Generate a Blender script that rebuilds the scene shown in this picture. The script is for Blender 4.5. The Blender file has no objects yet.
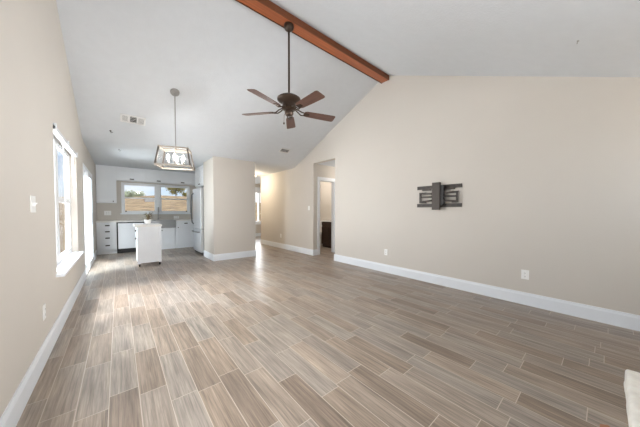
import bpy, bmesh, math, random
from mathutils import Vector, Matrix
random.seed(7)
R = math.radians
SC = bpy.context.scene
COL = SC.collection

# ------------------------------------------------------------------ camera
cam_d = bpy.data.cameras.new('camera')
cam = bpy.data.objects.new('camera', cam_d); COL.objects.link(cam)
cam_d.sensor_fit = 'HORIZONTAL'; cam_d.sensor_width = 36.0
cam_d.lens = 36.0 * 241.92 / 640.0
cam_d.shift_x = -0.01618; cam_d.shift_y = 0.00636
cam_d.clip_start = 0.02; cam_d.clip_end = 300
_r = Vector((0.75237792, -0.65872618, 0.00269903)); _u = Vector((0.01562191, 0.02193875, 0.99963726))
_f = Vector((0.65854645, 0.75206283, -0.02679679))
cam.matrix_world = Matrix(((_r.x, _u.x, -_f.x, 0), (_r.y, _u.y, -_f.y, 0), (_r.z, _u.z, -_f.z, 1.19), (0, 0, 0, 1)))
SC.camera = cam

# ------------------------------------------------------------------ world, sun, daylight and fill, exposure
def build_world():
    w = bpy.data.worlds.new('sky'); SC.world = w; w.use_nodes = True
    nt = w.node_tree; nt.nodes.clear()
    out = nt.nodes.new('ShaderNodeOutputWorld'); bg = nt.nodes.new('ShaderNodeBackground')
    tc = nt.nodes.new('ShaderNodeTexCoord'); mp = nt.nodes.new('ShaderNodeMapping')
    mp.inputs['Scale'].default_value = (1, 1, 2.6)
    nz = nt.nodes.new('ShaderNodeTexNoise'); nz.inputs['Scale'].default_value = 3.4; nz.inputs['Detail'].default_value = 6
    cr = nt.nodes.new('ShaderNodeValToRGB')
    cr.color_ramp.elements[0].position = 0.44; cr.color_ramp.elements[1].position = 0.60
    sep = nt.nodes.new('ShaderNodeSeparateXYZ'); gr = nt.nodes.new('ShaderNodeValToRGB')
    gr.color_ramp.elements[0].position = 0.0; gr.color_ramp.elements[0].color = (0.78, 0.90, 1.0, 1)
    gr.color_ramp.elements[1].position = 0.35; gr.color_ramp.elements[1].color = (0.20, 0.46, 0.90, 1)
    mx = nt.nodes.new('ShaderNodeMix'); mx.data_type = 'RGBA'
    mx.inputs['B'].default_value = (1.0, 1.0, 1.0, 1)
    L = nt.links.new
    L(tc.outputs['Generated'], mp.inputs['Vector']); L(mp.outputs[0], nz.inputs['Vector']); L(nz.outputs['Fac'], cr.inputs['Fac'])
    L(tc.outputs['Generated'], sep.inputs[0]); L(sep.outputs['Z'], gr.inputs['Fac'])
    L(cr.outputs['Color'], mx.inputs['Factor']); L(gr.outputs['Color'], mx.inputs['A'])
    L(mx.outputs['Result'], bg.inputs['Color']); bg.inputs['Strength'].default_value = 1.0
    L(bg.outputs[0], out.inputs['Surface'])
build_world()

def lamp(name, kind, loc, energy, color=(1, 1, 1), size=None, size_y=None, direction=None):
    d = bpy.data.lights.new(name, kind); d.energy = energy; d.color = color
    if kind == 'AREA':
        d.shape = 'RECTANGLE'; d.size = size; d.size_y = size_y
    elif kind == 'POINT':
        d.shadow_soft_size = size or 0.05
    o = bpy.data.objects.new(name, d); COL.objects.link(o); o.location = loc
    if direction is not None:
        o.rotation_euler = Vector(direction).to_track_quat('-Z', 'Y').to_euler()
    return o
sun = lamp('sun', 'SUN', (-6, 6, 20), 3.6, (1.0, 0.95, 0.86), direction=(math.cos(R(77)), -0.02, -math.sin(R(77))))
sun.data.angle = R(0.6)
DAY = (0.96, 0.985, 1.0)
# daylight lamps at windows in view, fill lamps added at unseen ones, all outdoors
lamp('fill_near_right', 'AREA', (4.7, -1.9, 1.6), 1580, DAY, 2.0, 1.2, (-1.0, 0.9, 0.0))  # added fill through the unseen near window, brightens the left wall
lamp('fill_side', 'AREA', (-1.2, -0.35, 1.4), 20, DAY, 1.4, 1.3, (1, 1.2, 0.0))  # added fill towards the pantry front and corridor wall
lamp('daylight_left_mid', 'AREA', (-1.9, 4.3, 1.2), 190, DAY, 1.8, 1.2, (1, 0.15, 0.06))
lamp('fill_side_high', 'AREA', (-1.1, 0.9, 2.7), 180, DAY, 1.8, 0.7, (0.6, 0.25, -1))  # added fill aimed down onto the near-left floor
lamp('daylight_slider_side', 'AREA', (-1.2, 8.35, 1.3), 250, DAY, 1.0, 1.4, (1, -0.35, 0.0))
lamp('fill_side_low', 'AREA', (-1.1, 0.6, 0.35), 90, DAY, 1.8, 0.8, (1, 0.2, 0.9))  # added fill aimed up at the near ceiling slope
lamp('daylight_left_window', 'AREA', (-1.45, 5.5, 1.2), 150, DAY, 1.2, 1.3, (1, -0.65, 0.08))
lamp('daylight_left_sky', 'AREA', (-1.2, 5.5, 2.7), 720, DAY, 1.4, 0.7, (0.6, -0.55, -1))
SC.view_settings.view_transform = 'Standard'
try: SC.view_settings.look = 'None'
except Exception: pass
SC.view_settings.use_curve_mapping = False
SC.view_settings.gamma = 1.0
SC.view_settings.exposure = 0.10
SC.cycles.use_denoising = True
SC.cycles.max_bounces = 14; SC.cycles.diffuse_bounces = 8; SC.cycles.transparent_max_bounces = 16
SC.cycles.sample_clamp_indirect = 6.0

# ------------------------------------------------------------------ materials
def srgb(r, g, b):
    f = lambda c: (c / 255 / 12.92) if c / 255 <= 0.04045 else ((c / 255 + 0.055) / 1.055) ** 2.4
    return (f(r), f(g), f(b), 1)

def mat(name, col, rough=0.5, metal=0.0, bump=0.0, bscale=60.0, var=0.0, vscale=4.0, vstretch=(1, 1, 1), spec=None, coat=0.0):
    m = bpy.data.materials.new(name); m.use_nodes = True
    nt = m.node_tree; b = nt.nodes['Principled BSDF']; L = nt.links.new
    c = srgb(*col)
    b.inputs['Base Color'].default_value = c; b.inputs['Roughness'].default_value = rough; b.inputs['Metallic'].default_value = metal
    if spec is not None: b.inputs['Specular IOR Level'].default_value = spec
    if coat: b.inputs['Coat Weight'].default_value = coat
    tc = nt.nodes.new('ShaderNodeTexCoord')
    if bump:
        n = nt.nodes.new('ShaderNodeTexNoise'); n.inputs['Scale'].default_value = bscale; n.inputs['Detail'].default_value = 3
        bp = nt.nodes.new('ShaderNodeBump'); bp.inputs['Strength'].default_value = bump; bp.inputs['Distance'].default_value = 0.01
        L(tc.outputs['Object'], n.inputs['Vector']); L(n.outputs['Fac'], bp.inputs['Height']); L(bp.outputs[0], b.inputs['Normal'])
    mp = nt.nodes.new('ShaderNodeMapping'); mp.inputs['Scale'].default_value = vstretch
    n2 = nt.nodes.new('ShaderNodeTexNoise'); n2.inputs['Scale'].default_value = vscale; n2.inputs['Detail'].default_value = 5
    mr = nt.nodes.new('ShaderNodeMapRange'); mr.inputs['To Min'].default_value = 1 - max(var, .015); mr.inputs['To Max'].default_value = 1 + max(var, .015)
    mr.inputs['From Min'].default_value = 0.3; mr.inputs['From Max'].default_value = 0.7
    mx = nt.nodes.new('ShaderNodeVectorMath'); mx.operation = 'SCALE'; mx.inputs[0].default_value = c[:3]
    L(tc.outputs['Object'], mp.inputs['Vector']); L(mp.outputs[0], n2.inputs['Vector']); L(n2.outputs['Fac'], mr.inputs['Value'])
    L(mr.outputs[0], mx.inputs['Scale']); L(mx.outputs[0], b.inputs['Base Color'])
    return m

def glass_mat(name, gloss=0.07, tint=(1, 1, 1, 1)):
    m = bpy.data.materials.new(name); m.use_nodes = True
    nt = m.node_tree; nt.nodes.clear(); L = nt.links.new
    out = nt.nodes.new('ShaderNodeOutputMaterial'); t = nt.nodes.new('ShaderNodeBsdfTransparent'); g = nt.nodes.new('ShaderNodeBsdfGlossy')
    t.inputs['Color'].default_value = tint; g.inputs['Roughness'].default_value = 0.03
    fr = nt.nodes.new('ShaderNodeFresnel'); fr.inputs['IOR'].default_value = 1.3
    mul = nt.nodes.new('ShaderNodeMath'); mul.operation = 'MINIMUM'; mul.inputs[1].default_value = gloss * 4
    mx = nt.nodes.new('ShaderNodeMixShader')
    L(fr.outputs[0], mul.inputs[0]); L(mul.outputs[0], mx.inputs['Fac']); L(t.outputs[0], mx.inputs[1]); L(g.outputs[0], mx.inputs[2])
    L(mx.outputs[0], out.inputs['Surface'])
    return m

def emit_mat(name, col, strength):
    m = bpy.data.materials.new(name); m.use_nodes = True
    b = m.node_tree.nodes['Principled BSDF']
    b.inputs['Base Color'].default_value = (*col, 1); b.inputs['Emission Color'].default_value = (*col, 1)
    b.inputs['Emission Strength'].default_value = strength
    return m

def floor_mat():
    m = bpy.data.materials.new('wood_look_tile'); m.use_nodes = True
    nt = m.node_tree; b = nt.nodes['Principled BSDF']; L = nt.links.new; N = nt.nodes.new
    W, LEN = 0.146, 0.61
    def math_(op, a, bb=None, c=None):
        n = N('ShaderNodeMath'); n.operation = op
        for i, v in enumerate((a, bb, c)):
            if v is None: continue
            if isinstance(v, (int, float)): n.inputs[i].default_value = v
            else: L(v, n.inputs[i])
        return n.outputs[0]
    tc = N('ShaderNodeTexCoord'); sp = N('ShaderNodeSeparateXYZ'); L(tc.outputs['Object'], sp.inputs[0])
    u = math_('DIVIDE', math_('SUBTRACT', sp.outputs['X'], 0.084 - 0.146 * 20), W)
    row = math_('FLOOR', u); fu = math_('FRACT', u)
    wn = N('ShaderNodeTexWhiteNoise'); wn.noise_dimensions = '1D'; L(row, wn.inputs['W'])
    v = math_('ADD', math_('DIVIDE', math_('ADD', sp.outputs['Y'], 20.0), LEN), wn.outputs['Value'])
    cell = math_('FLOOR', v); fv = math_('FRACT', v)
    cb = N('ShaderNodeCombineXYZ'); L(row, cb.inputs[0]); L(cell, cb.inputs[1])
    w2 = N('ShaderNodeTexWhiteNoise'); w2.noise_dimensions = '2D'; L(cb.outputs[0], w2.inputs['Vector'])
    ramp = N('ShaderNodeValToRGB'); L(w2.outputs['Value'], ramp.inputs['Fac'])
    e = ramp.color_ramp.elements
    cols = [(0.0, (130, 115, 102)), (0.22, (145, 129, 114)), (0.45, (151, 137, 124)), (0.65, (152, 142, 132)), (0.82, (144, 133, 123)), (1.0, (159, 143, 128))]
    e[0].position = 0; e[0].color = srgb(*cols[0][1]); e[1].position = 1; e[1].color = srgb(*cols[-1][1])
    for p, c in cols[1:-1]:
        x = e.new(p); x.color = srgb(*c)
    # long grain running with the plank, shifted per plank
    off = N('ShaderNodeCombineXYZ'); L(math_('MULTIPLY', w2.outputs['Value'], 37.0), off.inputs[0]); L(math_('MULTIPLY', w2.outputs['Value'], 91.0), off.inputs[1])
    va = N('ShaderNodeVectorMath'); va.operation = 'ADD'; L(tc.outputs['Object'], va.inputs[0]); L(off.outputs[0], va.inputs[1])
    mp = N('ShaderNodeMapping'); mp.inputs['Scale'].default_value = (60, 1.9, 1); L(va.outputs[0], mp.inputs['Vector'])
    g1 = N('ShaderNodeTexNoise'); g1.inputs['Scale'].default_value = 1.0; g1.inputs['Detail'].default_value = 6; g1.inputs['Roughness'].default_value = 0.70; L(mp.outputs[0], g1.inputs['Vector'])
    g1.inputs['Distortion'].default_value = 0.25
    mp2 = N('ShaderNodeMapping'); mp2.inputs['Scale'].default_value = (10, 1.6, 1); L(va.outputs[0], mp2.inputs['Vector'])
    g2 = N('ShaderNodeTexNoise'); g2.inputs['Scale'].default_value = 1.0; g2.inputs['Detail'].default_value = 3; L(mp2.outputs[0], g2.inputs['Vector'])
    mp3 = N('ShaderNodeMapping'); mp3.inputs['Scale'].default_value = (170, 5, 1); L(va.outputs[0], mp3.inputs['Vector'])
    g3 = N('ShaderNodeTexNoise'); g3.inputs['Scale'].default_value = 1.0; g3.inputs['Detail'].default_value = 2; L(mp3.outputs[0], g3.inputs['Vector'])
    k1 = math_('MULTIPLY_ADD', g1.outputs['Fac'], 2.1, -0.05); k2 = math_('MULTIPLY_ADD', g2.outputs['Fac'], 0.9, 0.55)
    k = math_('MULTIPLY', math_('MULTIPLY', k1, k2), math_('MULTIPLY_ADD', g3.outputs['Fac'], 0.7, 0.65))
    sc = N('ShaderNodeVectorMath'); sc.operation = 'SCALE'; L(ramp.outputs['Color'], sc.inputs[0]); L(k, sc.inputs['Scale'])
    du = math_('MULTIPLY', math_('MINIMUM', fu, math_('SUBTRACT', 1.0, fu)), W)
    dv = math_('MULTIPLY', math_('MINIMUM', fv, math_('SUBTRACT', 1.0, fv)), LEN)
    d = math_('MINIMUM', du, dv); gm = math_('LESS_THAN', d, 0.0022)
    mx = N('ShaderNodeMix'); mx.data_type = 'RGBA'; L(gm, mx.inputs['Factor']); L(sc.outputs[0], mx.inputs['A']); mx.inputs['B'].default_value = srgb(190, 176, 162)
    L(mx.outputs['Result'], b.inputs['Base Color'])
    L(math_('MULTIPLY_ADD', g1.outputs['Fac'], 0.14, 0.29), b.inputs['Roughness'])
    b.inputs['Specular IOR Level'].default_value = 0.5
    bp = N('ShaderNodeBump'); bp.inputs['Strength'].default_value = 0.12; bp.inputs['Distance'].default_value = 0.004
    L(math_('SUBTRACT', g1.outputs['Fac'], gm), bp.inputs['Height']); L(bp.outputs[0], b.inputs['Normal'])
    return m

M = {}
M['wall'] = mat('beige_wall_paint', (205, 199, 191), 0.75, bump=0.10, bscale=140, var=0.012, vscale=1.2)
M['ceil'] = mat('white_textured_ceiling', (212, 216, 221), 0.9, bump=0.35, bscale=60, var=0.012, vscale=9)
M['trim'] = mat('white_trim_paint', (232, 236, 241), 0.4)
M['vinyl'] = mat('white_vinyl', (236, 238, 240), 0.35)
M['cab'] = mat('white_cabinet_paint', (236, 238, 241), 0.42)
M['counter'] = mat('white_counter', (236, 234, 230), 0.3, var=0.03, vscale=12)
M['floor'] = floor_mat()
M['black'] = mat('black_metal', (38, 36, 36), 0.4, 0.4)
M['rubber'] = mat('black_rubber', (40, 38, 37), 0.7)
M['pull'] = mat('dark_bronze_pull', (62, 58, 56), 0.4, 0.6)
M['steel'] = mat('stainless_steel', (212, 214, 217), 0.30, 0.6, var=0.03, vscale=3, vstretch=(60, 60, 1))
M['steel_dk'] = mat('dark_grey_appliance_side', (92, 94, 97), 0.5, 0.3)
M['sinksteel'] = mat('brushed_sink_steel', (168, 170, 172), 0.35, 0.7, var=0.04, vstretch=(1, 30, 30))
M['chrome'] = mat('brushed_nickel', (170, 168, 165), 0.3, 0.9)
M['appl'] = mat('white_appliance', (228, 231, 235), 0.3)
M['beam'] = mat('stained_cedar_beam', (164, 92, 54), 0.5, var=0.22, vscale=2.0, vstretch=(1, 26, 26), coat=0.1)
M['beam_shaded'] = mat('shaded_cedar_side', (122, 70, 42), 0.55, var=0.22, vscale=2.0, vstretch=(1, 26, 26))  # beam cedar darkened: shade of the near face put into the colour
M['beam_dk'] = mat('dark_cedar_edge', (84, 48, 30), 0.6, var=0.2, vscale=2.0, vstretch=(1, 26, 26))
M['bronze'] = mat('oil_rubbed_bronze', (74, 60, 50), 0.38, 0.65, var=0.08)
M['blade'] = mat('walnut_fan_blade', (96, 68, 59), 0.42, var=0.22, vscale=3.0, vstretch=(1, 14, 14))
M['mount'] = mat('mount_grey_steel', (64, 57, 52), 0.5, 0.35, var=0.05)
M['mount_dk'] = mat('mount_black_plastic', (24, 22, 22), 0.55)
M['plate'] = mat('white_plastic_plate', (240, 240, 238), 0.35)
M['slot'] = mat('dark_slot', (70, 68, 66), 0.7)
M['vent'] = mat('white_vent_metal', (226, 226, 226), 0.45)
M['duct'] = mat('dark_duct', (70, 68, 66), 0.9)
M['lantern_wood'] = mat('weathered_grey_wood', (158, 150, 140), 0.6, var=0.15, vscale=6, vstretch=(1, 1, 8))
M['lantern_dk'] = mat('aged_iron', (96, 90, 86), 0.45, 0.5)
M['pewter'] = mat('brushed_pewter', (150, 149, 148), 0.4, 0.3)
M['headrail'] = mat('pale_grey_headrail', (205, 207, 210), 0.4)
M['bulb'] = emit_mat('lit_bulb', (1.0, 0.95, 0.88), 6.0)
M['glass'] = glass_mat('window_glass', 0.05)
M['door_glass'] = glass_mat('tinted_door_glass', 0.05, (0.80, 0.83, 0.84, 1))
M['lglass'] = glass_mat('lantern_glass', 0.05)
M['stone'] = mat('white_limestone', (250, 247, 240), 0.85, bump=0.9, bscale=22, var=0.10, vscale=14)
M['brick'] = mat('terracotta_fragment', (168, 118, 90), 0.8, bump=0.5, bscale=50, var=0.15)
M['espresso'] = mat('espresso_wood', (58, 38, 28), 0.45, var=0.2, vscale=4, vstretch=(10, 10, 1))
M['porcelain'] = mat('white_porcelain', (240, 241, 242), 0.15)
M['pot'] = mat('white_ceramic', (240, 238, 234), 0.3)
M['leaf'] = mat('dusty_olive_leaf', (112, 106, 72), 0.7, var=0.25, vscale=30)
M['leaf2'] = mat('brown_dry_leaf', (130, 104, 82), 0.7, var=0.2, vscale=30)
M['soil'] = mat('potting_soil', (66, 52, 42), 0.9)
M['flush'] = emit_mat('warm_frosted_glass', (1.0, 0.80, 0.55), 5.0)
M['cordm'] = mat('white_cord', (238, 238, 236), 0.5)
M['drygrass'] = mat('dry_grass', (150, 128, 98), 0.95, var=0.5, vscale=2.6, vstretch=(.6, 2, 1), bump=0.4, bscale=6)
M['concrete'] = mat('patio_concrete', (120, 117, 112), 0.9, var=0.06)
M['bark'] = mat('tree_bark', (104, 88, 72), 0.9, var=0.2)
M['tleaf_olive'] = mat('olive_tree_leaf', (176, 164, 96), 0.8, var=0.35, vscale=2.5)
M['tleaf_pale'] = mat('pale_tree_leaf', (190, 196, 168), 0.8, var=0.25, vscale=2.5)
M['siding'] = mat('white_siding', (238, 236, 232), 0.8)
M['roofing'] = mat('grey_shingle', (180, 176, 172), 0.9, var=0.1)

# ------------------------------------------------------------------ mesh helpers
class MB:
    def __init__(s): s.v = []; s.f = []
    def add(s, vs, fs):
        b = len(s.v); s.v += [tuple(v) for v in vs]; s.f += [tuple(b + i for i in f) for f in fs]; return s
    def box(s, x0, y0, z0, x1, y1, z1):
        x0, x1 = sorted((x0, x1)); y0, y1 = sorted((y0, y1)); z0, z1 = sorted((z0, z1))
        return s.add([(x0, y0, z0), (x1, y0, z0), (x1, y1, z0), (x0, y1, z0), (x0, y0, z1), (x1, y0, z1), (x1, y1, z1), (x0, y1, z1)],
                     [(3, 2, 1, 0), (4, 5, 6, 7), (0, 1, 5, 4), (1, 2, 6, 5), (2, 3, 7, 6), (3, 0, 4, 7)])
    def hexa(s, p): return s.add(p, [(3, 2, 1, 0), (4, 5, 6, 7), (0, 1, 5, 4), (1, 2, 6, 5), (2, 3, 7, 6), (3, 0, 4, 7)])
    def prism(s, poly, axis, a, b):
        n = len(poly)
        def P(q, t):
            return {0: (t, q[0], q[1]), 1: (q[0], t, q[1]), 2: (q[0], q[1], t)}[axis]
        return s.add([P(q, a) for q in poly] + [P(q, b) for q in poly],
                     [tuple(range(n))[::-1], tuple(range(n, 2 * n))] + [(i, (i + 1) % n, n + (i + 1) % n, n + i) for i in range(n)])
    def cyl(s, p0, p1, r0, r1=None, n=16):
        r1 = r0 if r1 is None else r1
        p0, p1 = Vector(p0), Vector(p1); d = (p1 - p0).normalized()
        a = d.orthogonal().normalized(); b = d.cross(a)
        ring = lambda p, r: [tuple(p + (a * math.cos(2 * math.pi * i / n) + b * math.sin(2 * math.pi * i / n)) * r) for i in range(n)]
        return s.add(ring(p0, r0) + ring(p1, r1), [tuple(range(n))[::-1], tuple(range(n, 2 * n))] + [(i, (i + 1) % n, n + (i + 1) % n, n + i) for i in range(n)])
    def lathe(s, prof, c=(0, 0, 0), n=28):
        vs = []; fs = []
        for (r, z) in prof:
            vs += [(c[0] + r * math.cos(2 * math.pi * i / n), c[1] + r * math.sin(2 * math.pi * i / n), c[2] + z) for i in range(n)]
        m = len(prof)
        for j in range(m - 1):
            for i in range(n):
                fs.append((j * n + i, j * n + (i + 1) % n, (j + 1) * n + (i + 1) % n, (j + 1) * n + i))
        fs.append(tuple(range(n))[::-1]); fs.append(tuple((m - 1) * n + i for i in range(n)))
        return s.add(vs, fs)
    def tube(s, pts, r, n=10):
        pts = [Vector(p) for p in pts]; vs = []; fs = []; prev = None
        for k, p in enumerate(pts):
            d = (pts[min(k + 1, len(pts) - 1)] - pts[max(k - 1, 0)]).normalized()
            a = d.orthogonal().normalized() if prev is None else (prev - d * prev.dot(d)).normalized()
            prev = a; b = d.cross(a); rr = r[k] if isinstance(r, (list, tuple)) else r
            vs += [tuple(p + (a * math.cos(2 * math.pi * i / n) + b * math.sin(2 * math.pi * i / n)) * rr) for i in range(n)]
        m = len(pts)
        for j in range(m - 1):
            for i in range(n): fs.append((j * n + i, j * n + (i + 1) % n, (j + 1) * n + (i + 1) % n, (j + 1) * n + i))
        fs.append(tuple(range(n))[::-1]); fs.append(tuple((m - 1) * n + i for i in range(n)))
        return s.add(vs, fs)
    def frame(s, axis, a, b, u0, v0, u1, v1, w):      # rectangular ring in the plane across `axis`
        for q in ((u0, v0, u0 + w, v1), (u1 - w, v0, u1, v1), (u0 + w, v0, u1 - w, v0 + w), (u0 + w, v1 - w, u1 - w, v1)):
            if axis == 0: s.box(a, q[0], q[1], b, q[2], q[3])
            elif axis == 1: s.box(q[0], a, q[1], q[2], b, q[3])
            else: s.box(q[0], q[1], a, q[2], q[3], b)
        return s
    def build(s, name, m, parent=None, bevel=0.0, smooth=False, local=False, seg=2):
        off = Vector((0, 0, 0))
        if parent is not None and not local:
            p = parent; 
            while p is not None: off += p.location; p = p.parent
        me = bpy.data.meshes.new(name); me.from_pydata([tuple(Vector(v) - off) for v in s.v], [], s.f)
        bm = bmesh.new(); bm.from_mesh(me); bmesh.ops.recalc_face_normals(bm, faces=bm.faces[:]); bm.to_mesh(me); bm.free()
        me.materials.append(m)
        o = bpy.data.objects.new(name, me); COL.objects.link(o)
        if parent is not None: o.parent = parent
        if smooth:
            for p in me.polygons: p.use_smooth = True
            try: me.set_sharp_from_angle(angle=R(38))
            except Exception: pass
        if bevel:
            bv = o.modifiers.new('bevel', 'BEVEL'); bv.width = bevel; bv.segments = seg; bv.limit_method = 'ANGLE'; bv.angle_limit = R(40)
        return o

def tag(o, label, cat, group=None):
    o['label'] = label; o['category'] = cat
    if group: o['group'] = group
    return o
def thing(name, label, cat, loc=(0, 0, 0), rotz=0.0, group=None):
    o = bpy.data.objects.new(name, None); COL.objects.link(o); o.location = loc; o.rotation_euler = (0, 0, rotz)
    o.empty_display_size = 0.1
    return tag(o, label, cat, group)
def struct(o):
    o['kind'] = 'structure'; return o
def dup(root, loc, label=None, rot=None):
    r = root.copy(); COL.objects.link(r); r.location = loc
    if rot is not None: r.rotation_euler = rot
    if label: r['label'] = label
    for ch in list(root.children):
        c = ch.copy(); COL.objects.link(c); c.parent = r
        for g in list(ch.children):
            d = g.copy(); COL.objects.link(d); d.parent = c
    return r

# ------------------------------------------------------------------ room shell
XL, XR, T = -0.458, 3.90, 0.12
YN, YK, YF = -0.72, 9.50, 10.70           # near wall, kitchen back wall, far room wall
YR, ZR, YC, ZC = 2.86, 3.80, 6.10, 2.44    # ridge and crease
K = (ZR - ZC) / (YC - YR)
prof = [(YN - T, ZR - K * (YR - YN + T)), (YR, ZR)]
c0 = (YC - 0.2, ZC + K * 0.2); c2 = (YC + 0.2, ZC)
for i in range(9):
    t = i / 8
    prof.append(((1 - t) ** 2 * c0[0] + 2 * t * (1 - t) * YC + t * t * c2[0], (1 - t) ** 2 * c0[1] + 2 * t * (1 - t) * ZC + t * t * c2[1]))
prof.append((YF + T, ZC))
def roof(y):
    for (a, za), (b, zb) in zip(prof, prof[1:]):
        if y <= b: return za + (zb - za) * (y - a) / (b - a)
    return prof[-1][1]

def wall_x(name, x0, x1, y0, y1, holes=(), top=None):      # wall with faces across X; holes = (ya, yb, za, zb)
    cuts = {y0, y1}
    for h in holes: cuts |= {h[0], h[1]}
    if top is None: cuts |= {p[0] for p in prof if y0 < p[0] < y1}
    cuts = sorted(cuts); m = MB()
    for a, b in zip(cuts, cuts[1:]):
        mid = (a + b) / 2
        ta, tb = (roof(a), roof(b)) if top is None else (top, top)
        z = 0.0
        for h in sorted([h for h in holes if h[0] <= mid <= h[1]], key=lambda h: h[2]):
            if h[2] > z: m.box(x0, a, z, x1, b, h[2])
            z = h[3]
        m.hexa([(x0, a, z), (x1, a, z), (x1, b, z), (x0, b, z), (x0, a, ta), (x1, a, ta), (x1, b, tb), (x0, b, tb)])
    return struct(m.build(name, M['wall']))
def wall_y(name, y0, y1, x0, x1, holes=(), top=None):      # wall with faces across Y; holes = (xa, xb, za, zb)
    cuts = {x0, x1}
    for h in holes: cuts |= {h[0], h[1]}
    cuts = sorted(cuts); m = MB()
    for a, b in zip(cuts, cuts[1:]):
        mid = (a + b) / 2; z = 0.0
        for h in sorted([h for h in holes if h[0] <= mid <= h[1]], key=lambda h: h[2]):
            if h[2] > z: m.box(a, y0, z, b, y1, h[2])
            z = h[3]
        t0, t1 = (roof(y0), roof(y1)) if top is None else (top, top)
        m.hexa([(a, y0, z), (b, y0, z), (b, y1, z), (a, y1, z), (a, y0, t0), (b, y0, t0), (b, y1, t1), (a, y1, t1)])
    return struct(m.build(name, M['wall']))

struct(MB().box(XL - T, YN - T, -0.10, 7.0, YF + T, 0.0).build('floor', M['floor']))
def ceiling_piece(name, i0, i1):
    cm = MB()
    for i in range(i0, i1):
        (a, za), (b, zb) = prof[i], prof[i + 1]
        cm.hexa([(XL - T, a, za), (XR + T, a, za), (XR + T, b, zb), (XL - T, b, zb), (XL - T, a, za + .1), (XR + T, a, za + .1), (XR + T, b, zb + .1), (XL - T, b, zb + .1)])
    return struct(cm.build(name, M['ceil']))
ceiling_piece('ceiling_near', 0, 1); ceiling_piece('ceiling_far', 1, len(prof) - 2); ceiling_piece('ceiling_kitchen', len(prof) - 2, len(prof) - 1)
struct(MB().box(XR + T, 4.167, 2.45, 7.0, YF + T, 2.55).build('ceiling_hall', M['ceil']))

W1 = (3.50, 5.17, 0.57, 2.03); D1 = (6.05, 8.00, 0.0, 2.03)
W2 = (0.07, 1.86, 1.10, 2.03); W5 = (4.40, 5.50, 0.65, 2.08)
W3 = (2.70, 3.75, 1.15, 2.08); W4 = (-0.45, 1.55, 0.55, 2.08)  # openings out of view, added to let fill light in
wall_x('wall_left', XL - T, XL, YN - T, YK + T, (W4, W1, D1))
wall_x('wall_right', XR, XR + T, YN - T, 8.30, ((4.287, 5.14, 0.0, 2.45),))
wall_y('wall_near', YN - T, YN, XL, XR, (W3,))
wall_y('wall_kitchen', YK, YK + T, XL, 2.705, (W2,))
wall_y('wall_far', YF, YF + T, 2.585, 7.0, (W5,), top=2.44)
m = MB().box(1.68, 6.08, 0, 2.705, 6.95, roof(6.4))
m.v = [(x, y, (roof(y) if z > 1 else z)) for (x, y, z) in m.v]
struct(m.build('wall_pantry', M['wall']))
wall_x('wall_corridor', 2.45, 2.705, 6.95, YK, (), top=2.44)
wall_x('wall_corridor_end', 2.585, 2.705, YK + T, YF, (), top=2.44)
# hall recess, bathroom, far room
wall_y('wall_hall_far', 5.14, 5.26, XR + T, 5.7, ((4.114, 4.66, 0.0, 2.03),), top=2.45)
wall_y('wall_hall_near', 4.167, 4.287, XR + T, 5.7, (), top=2.45)
wall_x('wall_hall_end', 5.7, 5.82, 4.167, 8.18, (), top=2.45)
wall_y('wall_bath_far', 8.18, 8.30, XR + T, 7.0, (), top=2.45)
wall_x('wall_far_room', 6.88, 7.0, 8.30, YF, (), top=2.45)

# baseboards: board with an eased top
def base_x(name, x, y0, y1, s):      # face towards s (+1 / -1) in X
    return struct(MB().prism([(x, 0), (x + s * .015, 0), (x + s * .015, .125), (x + s * .009, .142), (x + s * .007, .157), (x, .157)], 1, y0, y1).build(name, M['trim']))
def base_y(name, y, x0, x1, s):
    return struct(MB().prism([(y, 0), (y + s * .015, 0), (y + s * .015, .125), (y + s * .009, .142), (y + s * .007, .157), (y, .157)], 0, x0, x1).build(name, M['trim']))
base_x('baseboard_left', XL, YN, 5.99, 1); base_x('baseboard_left_corner', XL, 8.06, 8.86, 1)
base_x('baseboard_right', XR, YN, 4.287, -1); base_x('baseboard_corridor', XR, 5.14, 8.30, -1)
base_y('baseboard_right_end', 4.287, XR - .015, XR + T, 1)
base_y('baseboard_pantry', 6.08, 1.665, 2.72, -1); base_x('baseboard_pantry_left', 1.68, 6.08, 6.95, -1)
base_x('baseboard_pantry_right', 2.705, 6.08, YK, 1)
base_y('baseboard_hall', 5.14, XR - .015, 4.03, -1); base_y('baseboard_hall_right', 5.14, 4.74, 5.7, -1)
base_y('baseboard_far', YF, 2.705, 6.88, -1)
base_y('baseboard_far_side', 8.30, XR - .015, 6.88, 1)
base_x('baseboard_bath', 5.7, 7.2, 8.18, -1)

# ------------------------------------------------------------------ windows and doors (structure)
def structure_empty(name, loc):
    o = bpy.data.objects.new(name, None); COL.objects.link(o); o.location = loc; return struct(o)
# window_1: recessed twin window on the left wall
w = structure_empty('window_1', (XL - .09, (W1[0] + W1[1]) / 2, W1[2]))
fx0, fx1 = XL - T, XL - .067
m = MB().frame(0, fx0, fx1, W1[0], W1[2], W1[1], W1[3], .05)
m.box(fx0, 4.03, W1[2] + .05, fx1 + .004, 4.21, W1[3] - .05)
m.build('window_frame', M['vinyl'], w, .003)
for a, b in ((W1[0] + .05, 4.03), (4.21, W1[1] - .05)):
    zm = 1.30
    s = MB().frame(0, fx1 - .022, fx1 - .002, a, W1[2] + .05, b, zm + .02, .032).build('sash', M['vinyl'], w, .002)
    MB().box(fx1 - .010, a + .03, W1[2] + .08, fx1 - .007, b - .03, zm - .01).build('pane', M['glass'], s)
    s = MB().frame(0, fx1 - .030, fx1 - .010, a, zm + .02, b, W1[3] - .05, .032).build('sash', M['vinyl'], w, .002)
    MB().box(fx1 - .016, a + .025, zm + .045, fx1 - .013, b - .025, W1[3] - .075).build('pane', M['glass'], s)
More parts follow.
